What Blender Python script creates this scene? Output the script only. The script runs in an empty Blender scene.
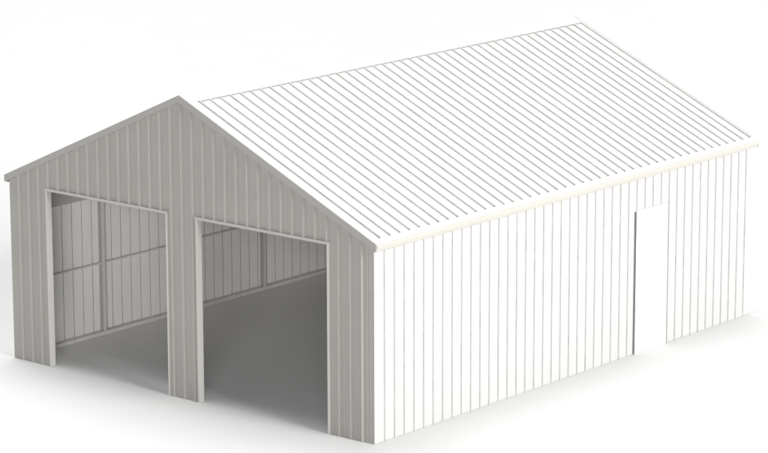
import bpy, bmesh, math, random
from mathutils import Vector, Matrix

random.seed(4)
U = 0.2286                       # one panel rib spacing (nine inches) in metres
W, L = 34.0, 44.34               # footprint in rib spacings
SP = L / 44.0                    # rib pitch along the side
H = 12.95                        # height of the side wall panels
OX, OY = W / 2, L / 2            # building centre -> world origin

scene = bpy.context.scene
col = scene.collection


def P(x, y, z):
    return Vector(((x - OX) * U, (y - OY) * U, z * U))


# ------------------------------------------------------------------ materials
def paint(name, base, rough=0.45, spec=0.35, var=0.03, bump=0.0, scale=1.2, metal=0.0, dust=None):
    m = bpy.data.materials.new(name)
    m.use_nodes = True
    nt = m.node_tree
    b = nt.nodes['Principled BSDF']
    b.inputs['Roughness'].default_value = rough
    b.inputs['Metallic'].default_value = metal
    b.inputs['Specular IOR Level'].default_value = spec
    tc = nt.nodes.new('ShaderNodeTexCoord')
    n1 = nt.nodes.new('ShaderNodeTexNoise')
    n1.inputs['Scale'].default_value = scale
    n1.inputs['Detail'].default_value = 6
    n1.inputs['Roughness'].default_value = 0.6
    nt.links.new(tc.outputs['Object'], n1.inputs['Vector'])
    r = nt.nodes.new('ShaderNodeValToRGB')
    r.color_ramp.elements[0].position = 0.3
    r.color_ramp.elements[1].position = 0.7
    lo = [c * (1 - var) for c in base]
    hi = [min(1, c * (1 + var)) for c in base]
    r.color_ramp.elements[0].color = (*lo, 1)
    r.color_ramp.elements[1].color = (*hi, 1)
    nt.links.new(n1.outputs['Fac'], r.inputs['Fac'])
    nt.links.new(r.outputs['Color'], b.inputs['Base Color'])
    if bump:
        n2 = nt.nodes.new('ShaderNodeTexNoise')
        n2.inputs['Scale'].default_value = 2.2
        n2.inputs['Detail'].default_value = 3
        nt.links.new(tc.outputs['Object'], n2.inputs['Vector'])
        bp = nt.nodes.new('ShaderNodeBump')
        bp.inputs['Strength'].default_value = bump
        bp.inputs['Distance'].default_value = 0.01
        nt.links.new(n2.outputs['Fac'], bp.inputs['Height'])
        nt.links.new(bp.outputs['Normal'], b.inputs['Normal'])
    return m


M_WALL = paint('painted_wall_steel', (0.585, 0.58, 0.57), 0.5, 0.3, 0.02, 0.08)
M_FARWALL_LIT = paint('far_wall_steel_lit', (0.80, 0.78, 0.745), 0.5, 0.3, 0.03, 0.08)  # wall colour lightened to brighten the inside of the shed
M_GABLE_SHADED = paint('gable_steel_shaded', (0.335, 0.322, 0.303), 0.5, 0.3, 0.035, 0.08)  # same steel as the side wall, gable shade put into the colour
M_ROOF = paint('painted_roof_steel', (0.66, 0.654, 0.648), 0.5, 0.3, 0.02, 0.08)
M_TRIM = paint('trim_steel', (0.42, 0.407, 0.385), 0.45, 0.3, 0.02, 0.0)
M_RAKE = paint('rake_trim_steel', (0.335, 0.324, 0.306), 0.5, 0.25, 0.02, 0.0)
M_EAVE = paint('eave_trim_steel', (0.56, 0.54, 0.49), 0.45, 0.3, 0.02, 0.0)
M_JAMB_LIT = paint('jamb_steel_lit', (0.50, 0.486, 0.46), 0.45, 0.3, 0.03, 0.0)  # lighter copy of the trim, light on the reveals put into the colour
M_FRAME = paint('galvanised_frame', (0.64, 0.625, 0.59), 0.45, 0.4, 0.05, 0.0, 4.0)
M_DOOR = paint('door_white', (0.80, 0.795, 0.785), 0.4, 0.35, 0.01, 0.0)
M_RIDGESHADE = paint('ridge_shade_grey', (0.30, 0.295, 0.29), 0.8, 0.1, 0.1, 0.0, 6.0)
M_COLSHADE = paint('column_shade', (0.30, 0.292, 0.28), 0.7, 0.1, 0.1, 0.0, 6.0)
M_ROOFSHADE = paint('roof_flank_shade', (0.47, 0.445, 0.43), 0.7, 0.1, 0.12, 0.0, 5.0)
M_SHADE_SEAL = paint('rib_shade_and_door_seal', (0.50, 0.49, 0.475), 0.7, 0.1, 0.12, 0.0, 5.0)
M_GROOVESHADE = paint('groove_shade', (0.40, 0.39, 0.37), 0.7, 0.1, 0.1, 0.0, 6.0)
M_UPPERSHADE = paint('upper_wall_shade', (0.44, 0.43, 0.41), 0.6, 0.2, 0.06, 0.0, 3.0)
M_DOORSHADE = paint('door_edge_shade', (0.19, 0.186, 0.18), 0.8, 0.1, 0.1, 0.0, 6.0)
M_SEAL = paint('dark_foam', (0.10, 0.098, 0.095), 0.8, 0.1, 0.1, 0.0, 6.0)
M_GROUND = paint('white_ground', (0.80, 0.796, 0.792), 0.9, 0.0, 0.008, 0.0, 0.6)


# ------------------------------------------------------------------ builders
def link(name, bm, mat, parent, bevel=0.0):
    me = bpy.data.meshes.new(name)
    bm.normal_update()
    bm.to_mesh(me)
    bm.free()
    me.materials.append(mat)
    o = bpy.data.objects.new(name, me)
    col.objects.link(o)
    o.parent = parent
    if bevel:
        md = o.modifiers.new('edge_bevel', 'BEVEL')
        md.width = bevel
        md.segments = 2
        md.limit_method = 'ANGLE'
        md.angle_limit = math.radians(40)
    return o


def prism(bm, profile, a, b, place):
    """extrude closed 2D profile from a to b; place(p, q, t) -> Vector"""
    va = [bm.verts.new(place(p, q, a)) for p, q in profile]
    vb = [bm.verts.new(place(p, q, b)) for p, q in profile]
    n = len(profile)
    for i in range(n):
        j = (i + 1) % n
        bm.faces.new((va[i], va[j], vb[j], vb[i]))
    bm.faces.new(va[::-1])
    bm.faces.new(vb)
    bmesh.ops.recalc_face_normals(bm, faces=bm.faces[:])


def box(bm, x0, x1, y0, y1, z0, z1):
    prism(bm, [(x0, y0), (x1, y0), (x1, y1), (x0, y1)], z0, z1, lambda p, q, t: P(p, q, t))


RB, RT, RH = 0.085, 0.042, 0.10      # half base, half top and height of a major rib
MB_, MT_, MH = 0.10, 0.04, 0.014    # the two low stiffening ribs between


def rib_profile(s0, s1, pitch, extra=(), rb=RB, rt=RT, rh=RH, minor=MH):
    """(s, height) samples of the corrugated panel from s0 to s1; ribs at k*pitch"""
    pts = []
    k = 0
    while k * pitch < s1 + 1e-6:
        c = k * pitch
        if k > 0 and c - rb > s0 - 1e-6 and c + rb < s1 + 1e-6:
            pts += [(c - rb, 0), (c - rt, rh), (c + rt, rh), (c + rb, 0)]
        for f in ((0.36, 0.64) if minor else ()):
            m = c + f * pitch
            if m - MB_ > s0 and m + MB_ < s1:
                pts += [(m - MB_, 0), (m - MT_, minor), (m + MT_, minor), (m + MB_, 0)]
        k += 1
    pts.sort()
    pts = [(s0, 0)] + pts + [(s1, 0)]

    def hgt(s):
        for (a, ha), (b, hb) in zip(pts, pts[1:]):
            if a <= s <= b:
                return ha if b - a < 1e-9 else ha + (hb - ha) * (s - a) / (b - a)
        return 0
    for e in extra:
        if s0 < e < s1:
            pts.append((e, hgt(e)))
    pts.sort()
    out = [pts[0]]
    for p in pts[1:]:
        if p[0] - out[-1][0] > 1e-5:
            out.append(p)
    return out


def sheet(bm, prof, spans, place):
    """spans(s_mid) -> list of (lo_func, hi_func); place(s, h, t) -> Vector"""
    for (sa, ha), (sb, hb) in zip(prof, prof[1:]):
        for lo, hi in spans((sa + sb) / 2):
            q = [place(sa, ha, lo(sa)), place(sb, hb, lo(sb)), place(sb, hb, hi(sb)), place(sa, ha, hi(sa))]
            bm.faces.new([bm.verts.new(v) for v in q])
    bmesh.ops.remove_doubles(bm, verts=bm.verts[:], dist=1e-5)


EAVE_X, EAVE_Z = 0.32, 13.29
SLOPE = 0.4475


def roof_z(x):
    return EAVE_Z + (OX + EAVE_X - abs(x - OX)) * SLOPE


# ------------------------------------------------------------------ the building
shed = bpy.data.objects.new('metal_shed', None)
shed.empty_display_size = 1.0
col.objects.link(shed)
shed.location = (0, 0, 0)
shed['label'] = 'pale ribbed steel gable shed with two open vehicle bays and a white side door'
shed['category'] = 'shed'

OP = [(3.9, 15.55), (18.45, 30.1)]
OH = 12.88
const = lambda v: (lambda s: v)
gable_top = lambda s: roof_z(s) - 0.14


def front_spans(s):
    for a, b in OP:
        if a < s < b:
            return [(const(OH), gable_top)]
    return [(const(0.0), gable_top)]


bm = bmesh.new()
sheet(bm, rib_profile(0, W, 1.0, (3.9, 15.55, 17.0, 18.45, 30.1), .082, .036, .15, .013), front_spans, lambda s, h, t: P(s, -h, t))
link('front_wall', bm, M_GABLE_SHADED, shed)

bm = bmesh.new()
sheet(bm, rib_profile(0, W, 1.0, (17.0,)), lambda s: [(const(0.0), gable_top)], lambda s, h, t: P(s, L + h, t))
link('rear_wall', bm, M_WALL, shed)

DY0, DY1, DZ = 29.02, 32.93, 10.60


def right_spans(s):
    if DY0 + .1 < s < DY1 - .1:
        return [(const(DZ - .1), const(H + .1))]
    return [(const(0.0), const(H + .1))]


bm = bmesh.new()
sheet(bm, rib_profile(0, L, SP, (DY0 + .1, DY1 - .1), .056, .046, .115, .008), right_spans, lambda s, h, t: P(W + h, s, t))
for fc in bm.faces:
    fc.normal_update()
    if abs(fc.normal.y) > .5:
        fc.material_index = 1  # shade of the rib flanks painted as a darker tone
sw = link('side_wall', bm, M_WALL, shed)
sw.data.materials.append(M_SHADE_SEAL)
bm = bmesh.new()
sheet(bm, rib_profile(0, L, SP, (), .036, .032, .06, 0), lambda s: [(const(0.0), const(H + .1))], lambda s, h, t: P(-h, s, t))
far = link('side_wall', bm, M_FARWALL_LIT, shed)
far.data.materials.append(M_GROOVESHADE)            # shade inside the rib grooves, painted grey
for pl in far.data.polygons:
    if min(far.data.vertices[i].co.x for i in pl.vertices) < P(-.05, 0, 0).x:
        pl.material_index = 1

# roof sheets: s runs along the building, t is x
for side in (1, -1):
    bm = bmesh.new()
    x_lo, x_hi = (OX, W + EAVE_X - .05) if side > 0 else (-EAVE_X + .05, OX)
    nrm = Vector((SLOPE * side, 0, 1)).normalized()

    def place(s, h, t, nrm=nrm):
        return P(t + nrm.x * h, s, roof_z(t) + nrm.z * h)
    sheet(bm, rib_profile(-.06, L + .06, SP, (), .055, .045, .125, .006), lambda s: [(const(x_lo), const(x_hi))], place)
    for fc in bm.faces:                       # rib flanks get a darker colour for their shade
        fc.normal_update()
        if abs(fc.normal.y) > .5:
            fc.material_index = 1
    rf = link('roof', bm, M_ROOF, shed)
    rf.data.materials.append(M_ROOFSHADE)

# ridge cap: folded strip sitting on the ribs
bm = bmesh.new()
hw, th = 0.82, 0.035
rise = .125 / math.cos(math.atan(SLOPE)) + .012
prof = [(OX - hw, roof_z(OX - hw) + rise), (OX, roof_z(OX) + rise), (OX + hw, roof_z(OX + hw) + rise),
        (OX + hw, roof_z(OX + hw) + rise - .055), (OX + hw - .02, roof_z(OX + hw) + rise - .055), (OX + hw - .02, roof_z(OX + hw - .02) + rise - .03),
        (OX, roof_z(OX) + rise - .03), (OX - hw + .02, roof_z(OX + hw - .02) + rise - .03), (OX - hw + .02, roof_z(OX + hw) + rise - .055), (OX - hw, roof_z(OX + hw) + rise - .055)]
prism(bm, prof, .5, L + .02, lambda p, q, t: P(p, t, q))
link('ridge_cap', bm, M_ROOF, shed)
for side in (1, -1):                       # added dark strip in place of the shadow line under the cap edge
    bm = bmesh.new()
    a_, b_ = OX + side * (hw - .025), OX + side * (hw - .09)
    prism(bm, [(a_, roof_z(a_) - .01), (a_, roof_z(a_) + rise - .031), (b_, roof_z(b_) + rise - .031), (b_, roof_z(b_) - .01)],
          .5, L - .30, lambda p, q, t: P(p, t, q))
    link('ridge_shade_strip', bm, M_RIDGESHADE, shed)

# rake trims, front and rear: an L that faces the gable and laps onto the roof
for yf, sgn in ((0.0, -1), (L, 1)):
    for side in (-1, 1):
        bm = bmesh.new()
        xe = OX + side * (OX + EAVE_X)
        a, b = OX, xe
        face_out, face_in = yf + sgn * .20, yf + sgn * .125
        lap = yf - sgn * (-.0) + (.62 if yf == 0 else -.06)
        top = rise + (.03 if yf == 0 else -.02)
        fh = .50

        def bar(bm, y0, y1, dz0, dz1, b=b):
            vs = []
            for y in (y0, y1):
                for x in (a, b):
                    for dz in (dz0, dz1):
                        vs.append(bm.verts.new(P(x, y, roof_z(x) + dz)))
            f = [(0, 1, 3, 2), (4, 6, 7, 5), (0, 4, 5, 1), (2, 3, 7, 6), (1, 5, 7, 3), (0, 2, 6, 4)]
            for q in f:
                bm.faces.new([vs[i] for i in q])
            bmesh.ops.recalc_face_normals(bm, faces=bm.faces[:])
        ys = sorted((face_out, face_in))
        bar(bm, ys[0], ys[1], top - fh, top)               # face
        ys = sorted((face_in, yf + sgn * .012))
        bar(bm, ys[0], ys[1], top - fh, top - fh + .03, OX + side * (OX + .10))    # return to the wall
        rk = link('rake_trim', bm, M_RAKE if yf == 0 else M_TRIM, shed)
        bm = bmesh.new()
        ys = sorted((face_in, lap))
        bar(bm, ys[0], ys[1], -.02, top - .004)            # lap and closure on the roof
        rl = link('roof_lap', bm, M_ROOF, rk)
        if yf:
            rl.data.materials.append(M_ROOFSHADE)        # front edge of the far flashing, shade painted in
            for pl in rl.data.polygons:
                if pl.normal.y < -.5:
                    pl.material_index = 1

# eave trims: box section closing the roof edge over the side walls
for side in (1, -1):
    bm = bmesh.new()
    X = lambda d: (W + d) if side > 0 else -d
    zr = lambda d: EAVE_Z + (EAVE_X - d) * SLOPE
    zt = zr(.36) + rise
    prof = [(X(.34), zt + .025), (X(.38), zt + .02), (X(.41), zt - .02), (X(.39), zt - .17), (X(.24), 12.96),
            (X(.20), 12.93), (X(.105), 12.93), (X(.105), 12.96), (X(.20), 12.97), (X(.34), zt - .16)]
    prism(bm, prof, -.115, L + .115, lambda p, q, t: P(p, t, q))
    et = link('eave_trim', bm, M_EAVE, shed)
    bm = bmesh.new()
    prof = [(X(-.15), zr(-.15) + rise + .02), (X(.337), zr(.337) + rise + .02), (X(.337), zr(.337) + rise - .1), (X(-.15), zr(-.15) + .02)]
    prism(bm, prof, -.113, L + .113, lambda p, q, t: P(p, t, q))
    link('roof_lap', bm, M_ROOF, et)

# framed openings: header and two jambs, each opening a part
for a, b in OP:
    e = bpy.data.objects.new('bay_opening_trim', None)
    col.objects.link(e)
    e.parent = shed
    fw, pr_, dp = .12, -.14, .32
    for x, s in ((a, 1), (b, -1)):
        bm = bmesh.new()
        pts = [(x - s * fw, 0.0), (x - s * fw, pr_), (x + s * .02, pr_), (x + s * .02, dp), (x - s * .06, dp), (x - s * .06, 0.0)]
        prism(bm, pts, 0.0, OH - .002, lambda p, q, t: P(p, q, t))
        link('jamb', bm, M_JAMB_LIT, e)
    bm = bmesh.new()
    pts = [(0.0, OH + .17), (pr_ - .04, OH + .15), (pr_ - .04, OH - .03), (dp, OH - .03), (dp, OH + .06), (0.0, OH + .06)]
    prism(bm, pts, a - fw - .02, b + fw + .02, lambda p, q, t: P(t, p, q))
    link('header', bm, M_TRIM, e)

# walk door in the right wall, proud of the panels
d = bpy.data.objects.new('side_door', None)
col.objects.link(d)
d.parent = shed
d['label'] = 'plain white walk door in a raised frame'
fx = W + .18
bm = bmesh.new()
fwid = .17
for (y0, y1, z0, z1) in ((DY0, DY0 + fwid, 0, DZ), (DY1 - fwid, DY1, 0, DZ), (DY0 + fwid, DY1 - fwid, DZ - fwid, DZ), (DY0 + fwid, DY1 - fwid, 0, .10)):
    box(bm, W - .25, fx, y0, y1, z0, z1)
link('door_frame', bm, M_DOOR, d)
bm = bmesh.new()
box(bm, W - .1, W + .150, DY0 + fwid + .035, DY1 - fwid - .035, .14, DZ - fwid - .035)
link('door_leaf', bm, M_DOOR, d, 0.004)
bm = bmesh.new()
box(bm, W + .012, fx - .012, DY0 - .035, DY0 - .002, .02, DZ - .03)  # added dark strip: shaded near side of the frame
link('door_shade_and_seal', bm, M_DOORSHADE, d)
bm = bmesh.new()
ya, yb, za, zb = DY0 + fwid, DY1 - fwid, .10, DZ - fwid
for (y0, y1, z0, z1) in ((ya + .002, ya + .033, za + .002, zb - .002), (yb - .033, yb - .002, za + .002, zb - .002),
                         (ya + .035, yb - .035, za + .002, za + .038), (ya + .035, yb - .035, zb - .033, zb - .002)):
    box(bm, W - .05, W + .13, y0, y1, z0, z1)
box(bm, W + .012, fx - .02, DY1 + .002, DY1 + .03, .02, DZ - .03)
link('door_shade_and_seal', bm, M_SHADE_SEAL, d)

# ------------------------------------------------------------------ interior frame on the far long wall
IN = 0.03
COLS = [8.87, 17.74, 26.6, 35.47]


def channel(x0, x1, y0, y1, z0, z1, t=.05):
    """C section open towards the front of the shed"""
    bm = bmesh.new()
    lp = (x1 - x0) * .33
    t = .025
    pts = [(x0, y0), (x0 + lp, y0), (x0 + lp, y0 + t), (x0 + t, y0 + t), (x0 + t, y1 - t), (x1 - t, y1 - t), (x1 - t, y0 + t), (x1 - lp, y0 + t), (x1 - lp, y0), (x1, y0), (x1, y1), (x0, y1)]
    prism(bm, pts, z0, z1, lambda p, q, t_: P(p, q, t_))
    return bm


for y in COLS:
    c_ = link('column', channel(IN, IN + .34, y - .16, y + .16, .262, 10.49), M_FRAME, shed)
    c_.data.materials.append(M_COLSHADE)           # shade on the channel's front-facing faces, painted as a darker grey
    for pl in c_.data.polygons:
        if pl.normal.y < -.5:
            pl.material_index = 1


def girt(z, w_, h_, y0, y1):
    bm = bmesh.new()
    prism(bm, [(IN, z - h_ / 2), (IN + w_, z - h_ / 2), (IN + w_, z + h_ / 2), (IN, z + h_ / 2)], y0, y1, lambda p, q, t: P(p, t, q))
    return bm


ends = [.06] + COLS + [L - .06]
for z, w_, h_ in ((5.42, .30, .10),):
    for i in range(len(ends) - 1):
        y0 = ends[i] + (.185 if i else 0)
        y1 = ends[i + 1] - (.165 if i + 1 < len(ends) - 1 else 0)
        link('girt', girt(z, w_, h_, y0, y1), M_FRAME, shed)
link('sill_plate', girt(.130, .52, .26, .06, L - .06), M_FRAME, shed)
link('upper_shade_panel', girt(11.65, .40, 2.3, .06, L - .06), M_UPPERSHADE, shed)  # added dark panel for the shade high on the far wall

# ------------------------------------------------------------------ ground
bm = bmesh.new()
S = 1500.0
for i in range(1):
    v = [bm.verts.new(p) for p in ((-S, -S, -0.003), (S, -S, -0.003), (S, S, -0.003), (-S, S, -0.003))]
    bm.faces.new(v)
g = link('ground', bm, M_GROUND, None)
g['kind'] = 'structure'

# ------------------------------------------------------------------ light rig (studio lamps)
wd = bpy.data.worlds.new('World')
scene.world = wd
wd.use_nodes = True
bgn = wd.node_tree.nodes['Background']
bgn.inputs['Color'].default_value = (0.93, 0.97, 1.0, 1)
bgn.inputs['Strength'].default_value = 0.20


def lamp(name, azim, elev, dist, size, irradiance, color=(1, 1, 1)):
    """area lamp; azim measured from +x towards +y, in degrees"""
    a, e = math.radians(azim), math.radians(elev)
    dvec = Vector((math.cos(e) * math.cos(a), math.cos(e) * math.sin(a), math.sin(e)))
    la = bpy.data.lights.new(name, 'AREA')
    la.shape = 'DISK'
    la.size = size
    la.energy = irradiance * math.pi * dist * dist
    la.color = color
    o = bpy.data.objects.new(name, la)
    col.objects.link(o)
    o.location = dvec * dist
    o.rotation_euler = (-dvec).to_track_quat('-Z', 'Y').to_euler()
    return o


lamp('key_lamp', -2.5, 23, 260, 110, 2.95, (1.0, 0.997, 0.99))
lamp('overhead_lamp', 152, 74, 260, 210, 2.66)
lamp('front_fill_lamp', -52, 7.5, 240, 80, 1.8)

# ------------------------------------------------------------------ camera
cam = bpy.data.cameras.new('camera')
cam.sensor_width = 36.0
cam.lens = 36.0 * 3066.2338 / 768.0
cam.clip_start = 0.5
cam.clip_end = 5000
co = bpy.data.objects.new('camera', cam)
col.objects.link(co)
r = Vector((0.767072886798991, 0.6415560291668433, -0.002246725958990981))
u = Vector((-0.14080232095149076, 0.17176403859669823, 0.9750240107092879))
f = Vector((-0.6259184393773167, 0.7475981383635358, -0.22208811486173646))
m = Matrix((r, u, -f)).transposed().to_4x4()
m.translation = P(157.87832988238472, -146.94858885210832, 58.37268906338018)
co.matrix_world = m
scene.camera = co

scene.view_settings.view_transform = 'Standard'
scene.view_settings.look = 'None'
scene.view_settings.exposure = 0
scene.cycles.max_bounces = 12
scene.cycles.diffuse_bounces = 8
scene.cycles.use_denoising = True
